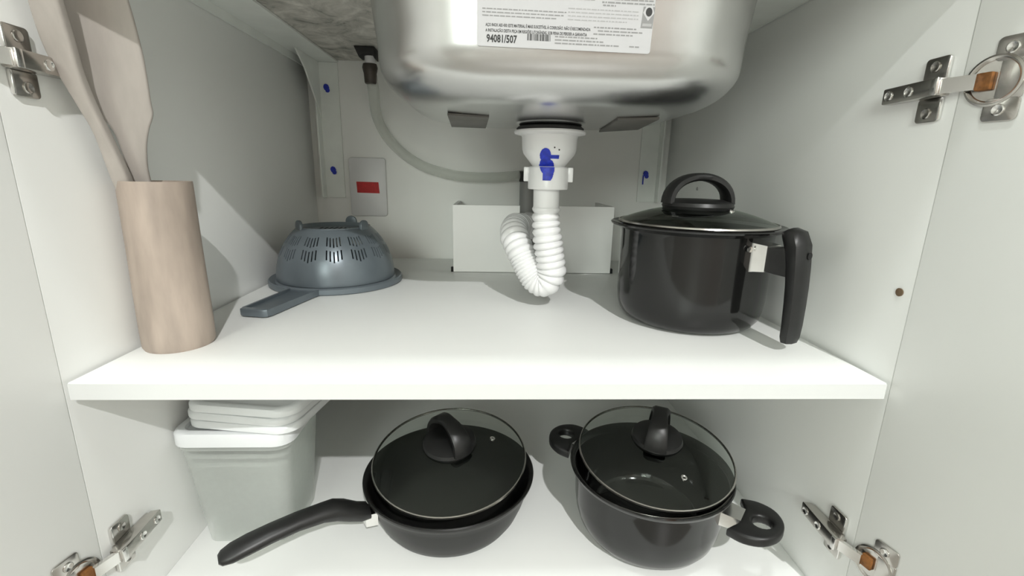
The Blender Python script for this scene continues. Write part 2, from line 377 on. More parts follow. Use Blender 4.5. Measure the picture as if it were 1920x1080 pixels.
# ------------------------------------------------------------------ stone top with the sink cut-out
SX, SY, SHX, SHY = .0645, .556, .180, .172      # sink centre and half sizes at the top
ct = MB()
ox0, ox1, oy0, oy1 = -.46, .47, .312, .9505; ix0, ix1, iy0, iy1 = SX - SHX + .004, SX + SHX - .004, SY - SHY + .004, SY + SHY - .004
xs = [ox0, ix0, ix1, ox1]; ys = [oy0, iy0, iy1, oy1]; vs = []; fs = []
for z in (ZG, ZG + .022):
    for y in ys:
        for x in xs: vs.append((x, y, z))
def vi(k, j, i): return k * 16 + j * 4 + i
for j in range(3):
    for i in range(3):
        if i == 1 and j == 1: continue
        fs.append((vi(0, j, i), vi(0, j + 1, i), vi(0, j + 1, i + 1), vi(0, j, i + 1))); fs.append((vi(1, j, i), vi(1, j, i + 1), vi(1, j + 1, i + 1), vi(1, j + 1, i)))
for i in range(3):
    for j in (0, 3): fs.append((vi(0, j, i), vi(0, j, i + 1), vi(1, j, i + 1), vi(1, j, i)))
    for k in (0, 3): fs.append((vi(0, i, k), vi(0, i + 1, k), vi(1, i + 1, k), vi(1, i, k)))
for j in (1, 2): fs.append((vi(0, j, 1), vi(0, j, 2), vi(1, j, 2), vi(1, j, 1)))
for k in (1, 2): fs.append((vi(0, 1, k), vi(0, 2, k), vi(1, 2, k), vi(1, 1, k)))
ct.add(vs, fs)
ct.box((ox0, oy0, ZG - .013), (ox1, oy0 + .020, ZG - .0002))
tag(ct.build('countertop', 'granite', smooth=0, origin=(.005, .63, ZG)), 'rough grey stone countertop lying over the cabinet around the sink', 'countertop')

sink = thing('sink', 'stainless steel sink bowl hanging under the stone countertop', 'sink', (SX, SY, .622))
def sink_ring(dx, dyy, z, rc, n=12): return [(SX + x, SY + y, z) for x, y in rrect(SHX - dx, SHY - dyy, rc, n)]
ZB = .622; rings = []
FR = .036
rings.append(sink_ring(-.016, -.016, ZG - .0008, .012)); rings.append(sink_ring(-.015, -.015, ZG - .0018, .012)); rings.append(sink_ring(0, 0, ZG - .003, .100))
for k in range(1, 6):
    t = k / 6; z = (ZG - .003) * (1 - t) + (ZB + FR) * t; rings.append(sink_ring(.010 * t, .010 * t, z, .100))
for k in range(0, 10):
    a = R(90 * k / 9); off = .010 + .054 * (1 - math.cos(a)); rings.append(sink_ring(off, off, ZB + FR - FR * math.sin(a), max(.02, .100 - off * .45)))
for q in (.085, .115):
    rings.append(sink_ring(q, q, ZB - (q - .064) * .02, .05))
sb = MB(); sb.loft(rings, cap=False)
k = len(rings[0]); sb.f.append(tuple(range((len(rings) - 1) * k, len(rings) * k)))
bowl = sb.build('bowl', 'steel', sink, smooth=40, solid=.0012)
bowl.modifiers['thickness'].offset = 1
def zbot(x, y): return ZB - .0012
def pad(corners, name='sound_pad'):
    MB().prism([(x, y, ZB - .0046) for x, y in corners], (0, 0, 1), .0026, bev=.0005).build(name, 'pad', sink)
pad([(-.046, .508), (-.003, .522), (-.008, .640), (-.052, .632)]); pad([(.1445, .652), (.132, .510), (.171, .494), (.184, .606)])
MB().lathe([(0, -.0052), (.034, -.0052), (.041, -.0024), (.043, 0)], T(.0705, .585, ZB - .0012)).build('drain_recess', 'steel', sink)
MB().prism([(.2340, .492, .680), (.2345, .497, .680), (.2345, .497, .684), (.2340, .492, .684)], (-1, 0, 0), .004).build('weld_spot', 'dark', sink)

# ------------------------------------------------------------------ label on the sink
def ywall(z): return SY - SHY - .0012 + .010 * (ZG - .003 - z) / (ZG - .003 - ZB - FR) if z > ZB + FR else SY - SHY + .0088
PX = .1352 / 329.
zl, x_l = .6555, -.0122
yb_, yt_ = ywall(ZB + FR) - .0010, ywall(ZB + FR + .06) - .0010
UX = Vector((math.cos(R(-.75)), 0, math.sin(R(-.75)))); UY = Vector((0, (yt_ - yb_), .06)).normalized(); UN = UX.cross(UY).normalized()
OL = Vector((x_l, yb_, zl))
def LP(a, b, h=0.): return OL + UX * a * PX + UY * b * PX + UN * h
LW, LH = 329, 128
o2 = [(LW / 2 + x, LH / 2 + y) for x, y in rrect(LW / 2, LH / 2, 5, 4)]
lab = MB().prism([LP(a, b, -.0003) for a, b in o2], UN, .0005).build('sink_label', 'paper', origin=tuple(LP(LW / 2, 0)), smooth=0)
tag(lab, 'white printed paper label stuck on the front of the steel sink', 'label')
def put(name, v2, f2, m, h=.00035, at=(0, 0)):
    return MB().add([LP(x + at[0], y + at[1], h) for x, y in v2], f2).build(name, m, lab, smooth=0, fix=False)
def put_text(name, s, x, y, hgt, wid, m='ink', bold=.012): put(name, *text2d(s, hgt, wid, bold), m, at=(x, y))
put_text('number', '94081/507', 18, 7.5, 12.5, 57, bold=.03)
put_text('warning', 'AÇO INOX AISI 430: ESTE MATERIAL É MAIS SUSCETÍVEL À CORROSÃO. NÃO É RECOMENDADA', 16, 33.5, 5.0, 196, bold=.02)
put_text('warning', 'A INSTALAÇÃO DESTA PEÇA EM REGIÕES LITORÂNEAS, SOB PENA DE PERDER A GARANTIA', 16, 24.5, 5.0, 190, bold=.02)
bar = MB(); x = 94.
while x < 138.5:
    wd = random.choice((.7, 1.1, 1.8)); bar.add([LP(x, 13, .00035), LP(min(x + wd, 139), 13, .00035), LP(min(x + wd, 139), 24, .00035), LP(x, 24, .00035)], [(0, 1, 2, 3)]); x += wd + random.choice((.6, .9, 1.4))
bar.build('barcode', 'ink', lab, smooth=0, fix=False)
def print_rows(name, m, rows, hgt):
    mb = MB()
    for x0, x1, y in rows:
        x = x0
        while x < x1 - 2:
            wd = min(random.uniform(3, 13), x1 - x)
            mb.add([LP(x, y, .00035), LP(x + wd, y, .00035), LP(x + wd, y + hgt, .00035), LP(x, y + hgt, .00035)], [(0, 1, 2, 3)]); x += wd + 1.6
    tag(mb.build(name, m, lab, smooth=0, fix=False), kind='stuff')
print_rows('fine_print', 'greyink', [(10, 165, 61), (10, 160, 55.5), (10, 150, 50)], 1.8)
print_rows('fine_print', 'midink', [(168, 302, 68), (168, 300, 62), (168, 300, 56), (168, 280, 50)], 1.7)
print_rows('fine_print', 'greyink', [(10, 110, 95), (10, 112, 89), (10, 112, 83), (12, 34, 78), (122, 190, 95), (122, 220, 89), (122, 220, 83.5), (230, 330, 98), (230, 318, 92), (232, 328, 86), (230, 328, 80.5), (232, 256, 75.5), (10, 112, 103), (122, 218, 103), (230, 328, 106), (10, 112, 110), (122, 218, 110)], 2.4)
print_rows('fine_print', 'greyink', [(218, 300, 39), (226, 312, 33.5), (218, 296, 28), (146, 226, 20.5), (146, 240, 15), (146, 268, 9.5), (288, 307, 9.5)], 2.2)
bd = [(306, 43), (328, 43), (330, 78), (308, 78)]
put('badge', bd, [(0, 1, 2, 3)], 'greyink', .00036)
put('badge_diamond', [(318.5, 55), (329, 68), (325, 78.5), (313, 78.5), (308, 68)], [(0, 1, 2, 3, 4)], 'paper', .00042)
put('badge_ball', [(319 + 6.2 * math.cos(a * .393), 69.5 + 7.4 * math.sin(a * .393)) for a in range(16)], [tuple(range(16))], 'ink', .00048)
put('badge_strip', [(308.5, 46), (326, 46), (326.4, 50.5), (308.8, 50.5)], [(0, 1, 2, 3)], 'midink', .00042)

# ------------------------------------------------------------------ drain
DX, DY = .0700, .5850
DZ = ZB - .0068
drain = thing('sink_drain', 'white plastic sink drain with ribbed flexible pipe and blue paint marks', 'drain pipe', (DX, DY, .42))
MB().lathe([(0, .0002), (.0385, .0002), (.0405, -.0015), (.0400, -.0040), (0, -.0040)], T(DX, DY, DZ)).build('gasket', 'rubber', drain)
FUN = [(.0425, -.0042), (.0432, -.0058), (.0425, -.0078), (.0345, -.0095), (.0335, -.012), (.0328, -.026), (.0310, -.031), (.0205, -.044), (.0195, -.046), (.0195, -.0475)]
MB().lathe([(0, -.0042)] + FUN + [(0, -.0475)], T(DX, DY, DZ), 64).build('drain_cup', 'pvc', drain, smooth=30)
NZ0, NZ1, NR = DZ - .0725, DZ - .0455, .0248
MB().lathe([(0, 0), (NR - .001, 0), (NR, .001), (NR, .0185), (NR - .0004, .0195), (NR - .0004, .0255), (NR - .0022, .027), (0, .027)], T(DX, DY, NZ0), 56).build('nut', 'pvc', drain, smooth=30)
for s in (-1, 1): MB().box((s * (NR - .002), -.004, .009), (s * (NR + .0055), .004, .0265), T(DX, DY, NZ0) @ Matrix.Rotation(R(-8), 4, 'Z'), bev=.0012).build('nut_wing', 'pvc', drain)
MB().tube([(DX - .0015, DY, NZ0 + .002), (DX - .0012, DY, NZ0 - .026)], .0162, 40).build('tail_pipe', 'pvc', drain)
pts = [(DX - .001, DY, NZ0 - .020), (DX - .001, DY, .505), (DX + .002, DY - .001, .480), (DX + .0065, DY - .001, .455), (DX + .0085, DY, .4375), (DX + .002, DY + .003, .4235), (DX - .009, DY + .008, .4250), (DX - .020, DY + .015, .4400), (DX - .030, DY + .025, .4600), (DX - .037, DY + .040, .4755), (DX - .037, DY + .064, .4850), (DX - .028, DY + .105, .4850), (DX - .010, DY + .16, .478), (DX + .004, DY + .24, .470), (DX + .004, YB - .022, .468)]
cp_ = smooth_path(pts, 24); L = [0.]
for a, b in zip(cp_, cp_[1:]): L.append(L[-1] + (b - a).length)
res = []; rad = []
def at_len(s):
    for i in range(len(L) - 1):
        if L[i + 1] >= s: t = (s - L[i]) / max(1e-9, L[i + 1] - L[i]); return cp_[i].lerp(cp_[i + 1], t)
    return cp_[-1]
s = 0.; ph = 0
while s < L[-1]:
    pitch = .0088 if s < .098 else (.0042 if s < .150 else .0085)
    amp = .0036 if s < .098 else (.0018 if s < .150 else .0034)
    base = .0158 if s < .03 else (.0170 if s < .1 else .0176)
    j = random.uniform(.8, 1.15)
    for k, rr in enumerate((0, .75, 1, .75)):
        res.append(at_len(s + pitch * k / 4)); rad.append(base + amp * rr * j - amp * .3)
    s += pitch * random.uniform(.9, 1.1)
MB().tube(res, rad, 28).build('ribbed_pipe', 'pvc', drain, smooth=60)
def rprof(z):
    zz = z - DZ
    if NZ0 < z < NZ1 - .0005: return NR
    for (r0, z0), (r1, z1) in zip(FUN, FUN[1:]):
        if z1 <= zz <= z0: return r0 + (r1 - r0) * (z0 - zz) / max(1e-9, z0 - z1)
    return .0195
def dsurf(a, z): rr = rprof(z) + .0006; return (DX + a, DY - math.sqrt(max(1e-8, rr * rr - a * a)), z)
PXM = .535 / 868.6
def da(u): return (u - 1023.5) * PXM
def dz_(v): return .5895 - (v - 282) * PXM * .985
blob_cells([ell(da(1011), dz_(294), .0062, .0078, 8), rect(da(1003), da(1037), dz_(300), dz_(293.5)), ell(da(1013), dz_(312), .0068, .0105), ell(da(1019), dz_(318), .0070, .0100), rect(da(1008), da(1023), dz_(341), dz_(315)), ell(da(1022), dz_(333), .0032, .0065, -20)],
           (-.020, .014, .5535, .5905), .0005, dsurf).build('blue_paint', 'blue', drain, fix=False, smooth=60)
for u, v in ((1027, 280), (1036, 284)): blob_cells([ell(da(u), dz_(v), .0009, .0009)], (da(u) - .002, da(u) + .002, dz_(v) - .002, dz_(v) + .002), .0003, dsurf).build('ink_dot', 'ink', drain, fix=False)

# ------------------------------------------------------------------ board box around the wall outlet
bx = thing('pipe_box', 'low white board box with a notch behind the drain pipe', 'box', (.075, .85, ZS))
PY = .815
mbx = MB(); pts2 = [(-.066, ZS + .0008), (.2165, ZS + .0008), (.2165, ZS + .1195), (.098, ZS + .1195), (.098, ZS + .035), (.050, ZS + .035), (.050, ZS + .1190), (-.066, ZS + .1185)]
mbx.prism([(x, PY, z) for x, z in pts2], (0, 1, 0), .006).build('front_board', 'panel', bx, smooth=0)
box('side_board', (-.066, PY + .006, ZS + .0008), (-.060, YB - .010, ZS + .1185), 'panel', bx); box('side_board', (.2105, PY + .006, ZS + .0008), (.2165, YB - .010, ZS + .1195), 'panel', bx)
for x0, x1 in ((-.0705, -.0662), (.2167, .2215)): box('corner_shim', (x0, PY + .001, ZS + .0002), (x1, PY + .010, ZS + .008), 'dark', bx)

# ------------------------------------------------------------------ wall: brackets, switch plate, hose
def bracket(x_out, s, label, zlow, zv0, dots):
    """angle bracket: s=+1 on the left panel, -1 on the right one"""
    b = thing('angle_bracket', label, 'bracket', (x_out, YB - .02, zv0), 'steel angles under the countertop')
    m = MB(); m.box((x_out, .40, zlow), (x_out + s * .003, YB - .001, ZG - .0006)); m.box((x_out + s * .003, .40, ZG - .0036), (x_out + s * .058, YB - .001, ZG - .0006)); m.build('arm', 'bracket', b)
    v = MB(); v.box((x_out + s * .018, YB - .0038, zv0), (x_out + s * .0565, YB - .0008, ZG - .0040)); v.box((x_out + s * .018, YB - .024, zv0), (x_out + s * .0208, YB - .0038, ZG - .0040)); v.build('upright', 'bracket', b)
    MB().prism([(x_out + s * .0195, YB - .0042, ZG - .0040), (x_out + s * .0195, YB - .105, ZG - .0040), (x_out + s * .0195, YB - .070, ZG - .028), (x_out + s * .0195, YB - .026, ZG - .075), (x_out + s * .0195, YB - .0042, ZG - .105)], (s, 0, 0), .0026).build('gusset', 'bracket', b)
    for x, z in dots:
        sc_ = MB().lathe([(.005, 0), (.005, .0012), (.0035, .0022), (0, .0024)], T(x, YB - .0037, z) @ Matrix.Rotation(R(90), 4, 'X'), 20).build('screw', 'bracket', b)
        yy = YB - .0066
        blob_cells([ell(x, z + .001, .0052, .0062, 20), ell(x + .002, z - .004, .0042, .0042)] + ([rect(x - .0062, x - .0036, z - .020, z - .002)] if s < 0 else []), (x - .010, x + .010, z - .022, z + .011), .0005, lambda a, b_: (a, yy, b_)).build('blue_ink_mark', 'blue', sc_, fix=False, smooth=0)
    return b
bracket(XL + .0004, 1, 'white steel angle bracket along the left cabinet side', .7436, .508, [(-.311, .7098), (-.3085, .5604)])
bracket(XR - .0004, -1, 'white steel angle bracket along the right cabinet side', .7550, .5105, [(.3104, .5652)])

sw = thing('wall_plate', 'white blank wall plate with a red sticker', 'wall plate', (-.243, YB, .473))
MB().prism([(-.2432 + x, YB, .529 + z) for x, z in rrect(.0355, .0565, .006, 5)], (0, -1, 0), .006, bev=.002).build('plate', 'plate', sw)
stk = MB().prism([(-.2655, YB - .0062, .5395), (-.2225, YB - .0062, .5390), (-.2210, YB - .0062, .5175), (-.2645, YB - .0062, .5182)], (0, -1, 0), .0003).build('red_sticker', 'red', sw, smooth=0)

hs = thing('water_hose', 'pale plastic water hose curving down the back wall', 'hose', (-.206, .86, .56))
hp = smooth_path([(-.2050, .858, .717), (-.2055, .872, .692), (-.2115, .905, .668), (-.2125, .936, .648), (-.1945, .936, .618), (-.165, .936, .590), (-.125, .936, .5685), (-.0742, .936, .5560), (-.034, .936, .5528), (.012, .936, .5535), (.066, .936, .5590)], 8)
MB().tube(hp, .0095, 20).build('tube', 'hose', hs)
MB().lathe([(0, .754), (.0125, .754), (.0140, .748), (.0125, .740), (.0118, .738), (.0110, .722), (.0098, .720), (0, .720)], T(-.2290 * .9, .856, .056) @ Matrix.Diagonal((.9, .9, .9, 1)), 28).build('ferrule', 'brown', hs)
MB().lathe([(0, .751), (.0098, .751), (.0098, .767), (0, .767)], T(-.2275 * .9, .854, .056) @ Matrix.Diagonal((.9, .9, .9, 1)), 24).build('collar', 'pvc', hs)
MB().prism([(-.2270, .838, .7580), (-.1940, .838, .7580), (-.1940, .838, .7400), (-.1975, .838, .7458), (-.2130, .838, .7458), (-.2195, .838, .7420)], (0, 1, 0), .030, bev=.002).build('valve_knob', 'rubber', hs)
sp_ = thing('standpipe', 'grey upright pipe against the wall behind the drain', 'pipe', (.071, .935, ZS))
MB().tube([(.0705, .934, ZS + .001), (.0705, .934, .552)], .0145, 24).build('pipe', 'greypipe', sp_)
MB().tube([(.0705, .934, .546), (.0705, .934, .566)], .0158, 24).build('end_cap', 'rubber', sp_)

# ------------------------------------------------------------------ bamboo holder and wooden utensils
HXc, HYc = -.3105, .4530
cup = MB(); prof = [(0, .004), (.0265, .004), (.0262, .158), (.0290, .1590), (.0292, .156), (.0296, .10), (.0304, .05), (.0308, .02), (.0306, .003), (.0292, 0), (0, 0)]
cup.lathe(prof, T(HXc, HYc, ZS), 48)
tag(cup.build('utensil_holder', 'bamboo', origin=(HXc, HYc, ZS)), 'pale bamboo cylinder holding wooden utensils at the left of the shelf', 'utensil holder')
def lean(x, z, k, l, m): return Vector((x, k + m * (x + .315) - l * (z - .548), z))
def paddle(name, label, left, right, k, l, m, thick):
    """outline given as (x, z) points up the left and right edge, on a plane leaning to the front"""
    nrm = Vector((m, -1, -l)).normalized()
    def sm(pp): return [(p.x, p.y) for p in smooth_path([(x, z, 0) for x, z in pp], 5)]
    o = sm(left) + sm(right)[::-1]
    pt = [lean(x, z, k, l, m) for x, z in o]
    ob = MB().prism([p + nrm * (-thick / 2) for p in pt], nrm, thick, bev=thick * .3, seg=3).build(name, 'spoonwood', origin=tuple(lean(o[0][0], o[0][1], k, l, m)), smooth=50)
    return tag(ob, label, 'utensil', 'wooden utensils in the bamboo holder')
paddle('wooden_spatula', 'broad flat wooden spatula standing in the bamboo holder',
       [(-.3130, .402), (-.3200, .500), (-.3235, .545), (-.3240, .565), (-.3246, .587), (-.3295, .6053), (-.3322, .6267), (-.3310, .6603), (-.3280, .6818), (-.3240, .710), (-.3160, .730)],
       [(-.3020, .402), (-.3090, .500), (-.3123, .5452), (-.3095, .572), (-.3045, .5907), (-.2992, .604), (-.2982, .6153), (-.2960, .637), (-.2947, .6564), (-.2944, .6901), (-.2970, .712), (-.3060, .730)], .449, .22, .7, .0075)
paddle('wooden_utensil', 'narrow curved wooden utensil standing in front of the spatula',
       [(-.3310, .452), (-.3310, .500), (-.3310, .5452), (-.3284, .5856), (-.3310, .605), (-.3352, .6309), (-.3360, .650), (-.3325, .6738), (-.3250, .700), (-.3180, .716)],
       [(-.3200, .452), (-.3180, .500), (-.3162, .5456), (-.3176, .5817), (-.3190, .605), (-.3186, .6279), (-.3150, .650), (-.3113, .6745), (-.3080, .700), (-.3100, .716)], .4320, .35, 0., .0085)

# ------------------------------------------------------------------ colander, upside down
CX, CY, CZ = -.2445, .7380, ZS
col = thing('colander', 'grey plastic colander lying upside down on the shelf', 'colander', (CX, CY, CZ))
def dome_r(t): return .0885 * math.cos(R(53) * t)
def dome_z(t): return .0095 + .098 * math.sin(R(53) * t)
NG = 14; OFF = R(-74)
cols = []; tagc = []
for g in range(NG):
    c0 = 360. / NG * g
    edges = []
    for q in range(-2, 3): edges += [(c0 + q * 3.7 - .72, None), (c0 + q * 3.7 + .72, (g, q))]
    for e in edges: cols.append(e[0]); tagc.append(e[1])
    cols.append(c0 + 360. / NG / 2); tagc.append(None)
# rows: t values where the slots begin and end
rows = [0, .1, .2, .3, .386, .41, .437, .50, .57, .585, .60, .64, .655, .67, .75, .815, .825, .837, .89, .95, 1.0]
def slot(q, ta, tb):
    tm = (ta + tb) / 2; a = abs(q)
    return (.386, .41, .437)[a] < tm < (.57, .585, .60)[a] or (.64, .655, .67)[a] < tm < (.815, .825, .837)[a]
dm = MB(); nc = len(cols)
for sh_ in (0., .0016):
    for t in rows:
        nr_, nz_ = math.cos(R(53) * t) / .0885, math.sin(R(53) * t) / .098; nl = math.hypot(nr_, nz_)
        for c in cols:
            a = R(c) + OFF; rr = dome_r(t) - sh_ * nr_ / nl
            dm.v.append((CX + rr * math.cos(a), CY + rr * math.sin(a), CZ + dome_z(t) - sh_ * nz_ / nl))
nv0 = len(rows) * nc; cnt = {}
for i in range(len(rows) - 1):
    for j in range(nc):
        l = (j + 1) % nc; tg = tagc[l]
        if tg and slot(tg[1], rows[i], rows[i + 1]): continue
        q4 = (i * nc + j, i * nc + l, (i + 1) * nc + l, (i + 1) * nc + j)
        dm.f.append(q4); dm.f.append(tuple(k + nv0 for k in q4[::-1]))
        for e0, e1 in zip(q4, q4[1:] + q4[:1]): cnt.setdefault((min(e0, e1), max(e0, e1)), []).append((e0, e1))
for es_ in cnt.values():
    if len(es_) == 1: e0, e1 = es_[0]; dm.f.append((e1, e0, e0 + nv0, e1 + nv0))
dm.build('dome', 'colander', col, fix=False, smooth=40)
rt = dome_r(1.0); zt = dome_z(1.0)
MB().lathe([(rt + .0004, zt - .003), (rt + .0004, zt + .0008), (rt - .0035, zt + .0012), (rt - .0065, zt - .0030), (rt - .008, zt - .0042), (0, zt - .0042)], T(CX, CY, CZ), 56).build('base_disc', 'colander', col)
sl = MB()
for q in range(-3, 4): sl.box((CX + q * .007 - .0012, CY - .018 + abs(q) * .003, CZ + zt - .0041), (CX + q * .007 + .0012, CY + .018 - abs(q) * .003, CZ + zt - .0037))
sl.build('base_slots', 'dark', col)
for a in (222, 78, -20):
    c, s_ = math.cos(R(a)), math.sin(R(a)); F = Matrix(((-s_, c, 0, CX + c * (rt + .001)), (c, s_, 0, CY + s_ * (rt + .001)), (0, 0, 1, CZ + zt - .006), (0, 0, 0, 1)))
    ol = [(.0095 * math.cos(R(b)), 0, .0080 + .0095 * math.sin(R(b))) for b in range(0, 181, 15)] + [(-.0095, 0, -.006), (.0095, 0, -.006)]
    MB().prism([(x, -.0032, z) for x, y, z in ol], (0, 1, 0), .0050, F, bev=.001).build('foot', 'colander', col)
MB().lathe([(.0850, .0105), (.0905, .0060), (.0960, .0085), (.0985, .0100), (.1000, .0085), (.1002, .0020), (.0985, .0004), (.0950, .0004), (.0940, .0045), (.0875, .0045), (.0850, .0105)], T(CX, CY, CZ), 72).build('rim', 'colander', col)
ha = Vector((-.036, -.200, 0)).normalized(); hb_ = Vector((-ha.y, ha.x, 0))
def HC(a, b, z): return Vector((CX, CY, CZ + z)) + ha * a + hb_ * b
hm = MB()
def hring(a, w, z0, z1): return [HC(a, -w, z0), HC(a, w, z0), HC(a, w, z1), HC(a, w - .003, z1), HC(a, w - .003, z1 - .0035), HC(a, -w + .003, z1 - .0035), HC(a, -w + .003, z1), HC(a, -w, z1)]
hm.loft([hring(.094, .0235, .0012, .0095), hring(.108, .0215, .0012, .0098), hring(.16, .0195, .0012, .0102), hring(.196, .0185, .0012, .0104)])
hm.prism([HC(.1955 + x, y, .0012) for x, y in [(-.001, -.0185), (.006, -.0175), (.0085, -.013), (.0085, .013), (.006, .0175), (-.001, .0185)]], (0, 0, 1), .0094, bev=.0015)
hm.build('handle', 'colander', col, smooth=40)

# ------------------------------------------------------------------ pots
def lid(name, label, c, r, tilt_x, tilt_y, arch_deg, eye, h=.026, arch_w=.0405, arch_h=.044):
    B = T(*c) @ Matrix.Rotation(tilt_y, 4, 'Y') @ Matrix.Rotation(tilt_x, 4, 'X')
    t = thing(name, label, 'lid', tuple(B @ Vector((0, 0, 0))), 'glass pot lids')
    def gz(rr): return .002 + h * (1 - (rr / r) ** 2)
    prof = [(r * q, gz(r * q)) for q in (0, .15, .3, .45, .6, .7, .8, .88, .94, .985)]
    MB().lathe(prof, B, 64).build('glass', 'glass', t, smooth=60)
    MB().lathe([(r * .982, .0018), (r * .988, .0036), (r, .0030), (r + .0006, .0014), (r, 0), (r * .982, .0002)], B, 72, closed=True).build('steel_ring', 'nickel', t)
    K = B @ T(0, 0, gz(0) - .0018) @ Matrix.Rotation(R(arch_deg), 4, 'Z')
    MB().lathe([(0, -.001), (arch_w - .001, -.0025), (arch_w + .0004, .001), (arch_w - .001, .0050), (arch_w * .7, .0085), (0, .0095)], K, 48).build('knob_base', 'bake', t)
    path = [(arch_w * .93 * math.cos(R(a)), 0, .0035 + arch_h * math.sin(R(a)) ** .85) for a in range(0, 181, 9)]
    rings = []
    for i, p in enumerate(path):
        q0 = Vector(path[max(0, i - 1)]); q1 = Vector(path[min(len(path) - 1, i + 1)]); tg = (q1 - q0).normalized(); nn = Vector((0, 1, 0)).cross(tg).normalized()
        e = abs(i - 10) / 10.; hw = .0085 + .0045 * e; th = .0045
        rings.append([K @ (Vector(p) + nn * th * u + Vector((0, hw * v, 0))) for u, v in ((-1, -.7), (-1, .7), (-.5, 1), (.5, 1), (1, .7), (1, -.7), (.5, -1), (-.5, -1))])
    MB().loft(rings).build('knob_arch', 'bake', t, smooth=50)
    ex, ey = eye; rr = math.hypot(ex, ey); sl_ = -2 * h * rr / r / r
    E_ = B @ T(ex, ey, gz(rr)) @ Vector((ex, ey, 0)).normalized().to_track_quat('X', 'Z').to_matrix().to_4x4() @ Matrix.Rotation(-math.atan(sl_), 4, 'Y')
    MB().lathe([(.0013, -.001), (.0013, .0010), (.0022, .0016), (.0034, .0012), (.0036, -.001)], E_, 24).build('steam_eyelet', 'bright', t)
    return t

# tall saucepan on the shelf
PXc, PYc, PZ = .2470, .5530, ZS
pot = thing('saucepan', 'tall black enamel saucepan with a drooping side handle on the shelf', 'saucepan', (PXc, PYc, PZ))
out = [(0, 0), (.062, 0), (.0700, .0012), (.0775, .0055), (.0825, .0125), (.0850, .0220), (.0862, .035), (.0868, .108), (.0875, .112), (.0940, .1145), (.0990, .1165), (.1000, .1185), (.0985, .1195)]
inn_ = [(.0935, .1175), (.0855, .1145), (.0845, .110), (.0838, .035), (.080, .012), (.068, .004), (0, .004)]
MB().lathe(out + inn_, T(PXc, PYc, PZ), 96).build('body', 'black', pot, smooth=40)
ang = R(-63); hd = Vector((math.cos(ang), math.sin(ang), 0)); hs_ = Vector((-hd.y, hd.x, 0))
def PH(r, s, z): return Vector((PXc, PYc, PZ + z)) + hd * r + hs_ * s
br = MB()
for s in (-1, 1): pass
def ring4(fn, r, w, z0, z1): return [fn(r, -w, z0), fn(r, w, z0), fn(r, w, z1), fn(r, -w, z1)]
br.loft([ring4(PH, .0855, .0140, .0765, .1075), ring4(PH, .0900, .0135, .0775, .1070), ring4(PH, .1010, .0118, .0790, .1060)]); br.build('handle_bracket', 'bright', pot, smooth=30)
st = MB(); st.loft([ring4(PH, .1005, .0108, .0795, .1045), ring4(PH, .112, .0105, .0785, .1050), ring4(PH, .124, .0105, .0780, .1070)]); st.build('handle_stem', 'bake', pot, smooth=30)
gp = MB(); rings = []
for r, z, hw, th in ((.1150, .1235, .0080, .0045), (.1205, .1205, .0105, .0085), (.1260, .108, .0118, .0088), (.1290, .090, .0122, .0080), (.1310, .070, .0120, .0074), (.1320, .050, .0116, .0070), (.1325, .030, .0112, .0066), (.1322, .0165, .0108, .0062), (.1318, .0108, .0092, .0050)):
    rings.append([PH(r + th * u, hw * 1.1 * v, z + (.003 * u if z > .1 else 0)) for u, v in ((-1, -.75), (-1, .75), (-.6, 1), (.45, 1), (1, .45), (1, -.45), (.45, -1), (-.6, -1))])
gp.loft(rings).build('handle_grip', 'bake', pot, smooth=50)
MB().lathe([(0, 0), (.0036, 0), (.0036, .0006), (0, .0006)], T(*PH(.1366, .0010, .1005)) @ (hd.to_track_quat('Z', 'Y').to_matrix().to_4x4()), 20).build('hanging_hole', 'dark', pot)
MB().lathe([(.0032, 0), (.0030, .0014), (0, .0018)], T(*PH(.0866, -.0190, .101)) @ ((hd - hs_ * .22).to_track_quat('Z', 'Y').to_matrix().to_4x4()), 20).build('rivet', 'bright', pot)
lid('glass_lid', 'domed glass lid with black arched knob on the tall saucepan', (PXc, PYc, PZ + .1188), .0905, 0, 0, 4, (.024, -.036), h=.020, arch_h=.031)

# frying pan on the cabinet floor
FX, FY, FZ = -.0490, .5200, ZF
fp = thing('frying_pan', 'black nonstick frying pan with long handle on the cabinet floor', 'frying pan', (FX, FY, FZ))
out = [(0, 0), (.070, 0), (.0765, .0015), (.0820, .0060), (.0885, .016), (.0950, .032), (.0990, .046), (.1005, .0520), (.1020, .0545), (.1040, .0560), (.1060, .0605), (.1062, .0625), (.1050, .0636)]
inn_ = [(.1020, .0620), (.0985, .0550), (.0930, .036), (.084, .013), (.074, .005), (0, .004)]
MB().lathe(out + inn_, T(FX, FY, FZ), 96).build('body', 'nonstick', fp, smooth=40)
fd = Vector((-.835, -.55, 0)).normalized(); fs_ = Vector((-fd.y, fd.x, 0))
def FH(r, s, z): return Vector((FX, FY, FZ + z)) + fd * r + fs_ * s
b2 = MB(); b2.loft([ring4(FH, .0985, .0105, .034, .050), ring4(FH, .112, .0098, .0370, .0520)]); b2.build('handle_bracket', 'bright', fp, smooth=30)
rings = []
for r, z, w_, th in ((.106, .0505, .0118, .0085), (.116, .0530, .0128, .0105), (.130, .0610, .0128, .0125), (.142, .0670, .0122, .0120), (.155, .0695, .0118, .0098), (.180, .0705, .0118, .0086), (.205, .0690, .0124, .0082), (.225, .0665, .0132, .0080), (.240, .0640, .0126, .0074), (.2485, .0625, .0095, .0058), (.2515, .0620, .0055, .0035)):
    rings.append([FH(r, w_ * math.cos(R(a)) * (1.0 if abs(math.cos(R(a))) > .5 else 1.15), z + th * math.sin(R(a))) for a in range(0, 360, 30)])
MB().loft(rings).build('handle', 'bake', fp, smooth=55)
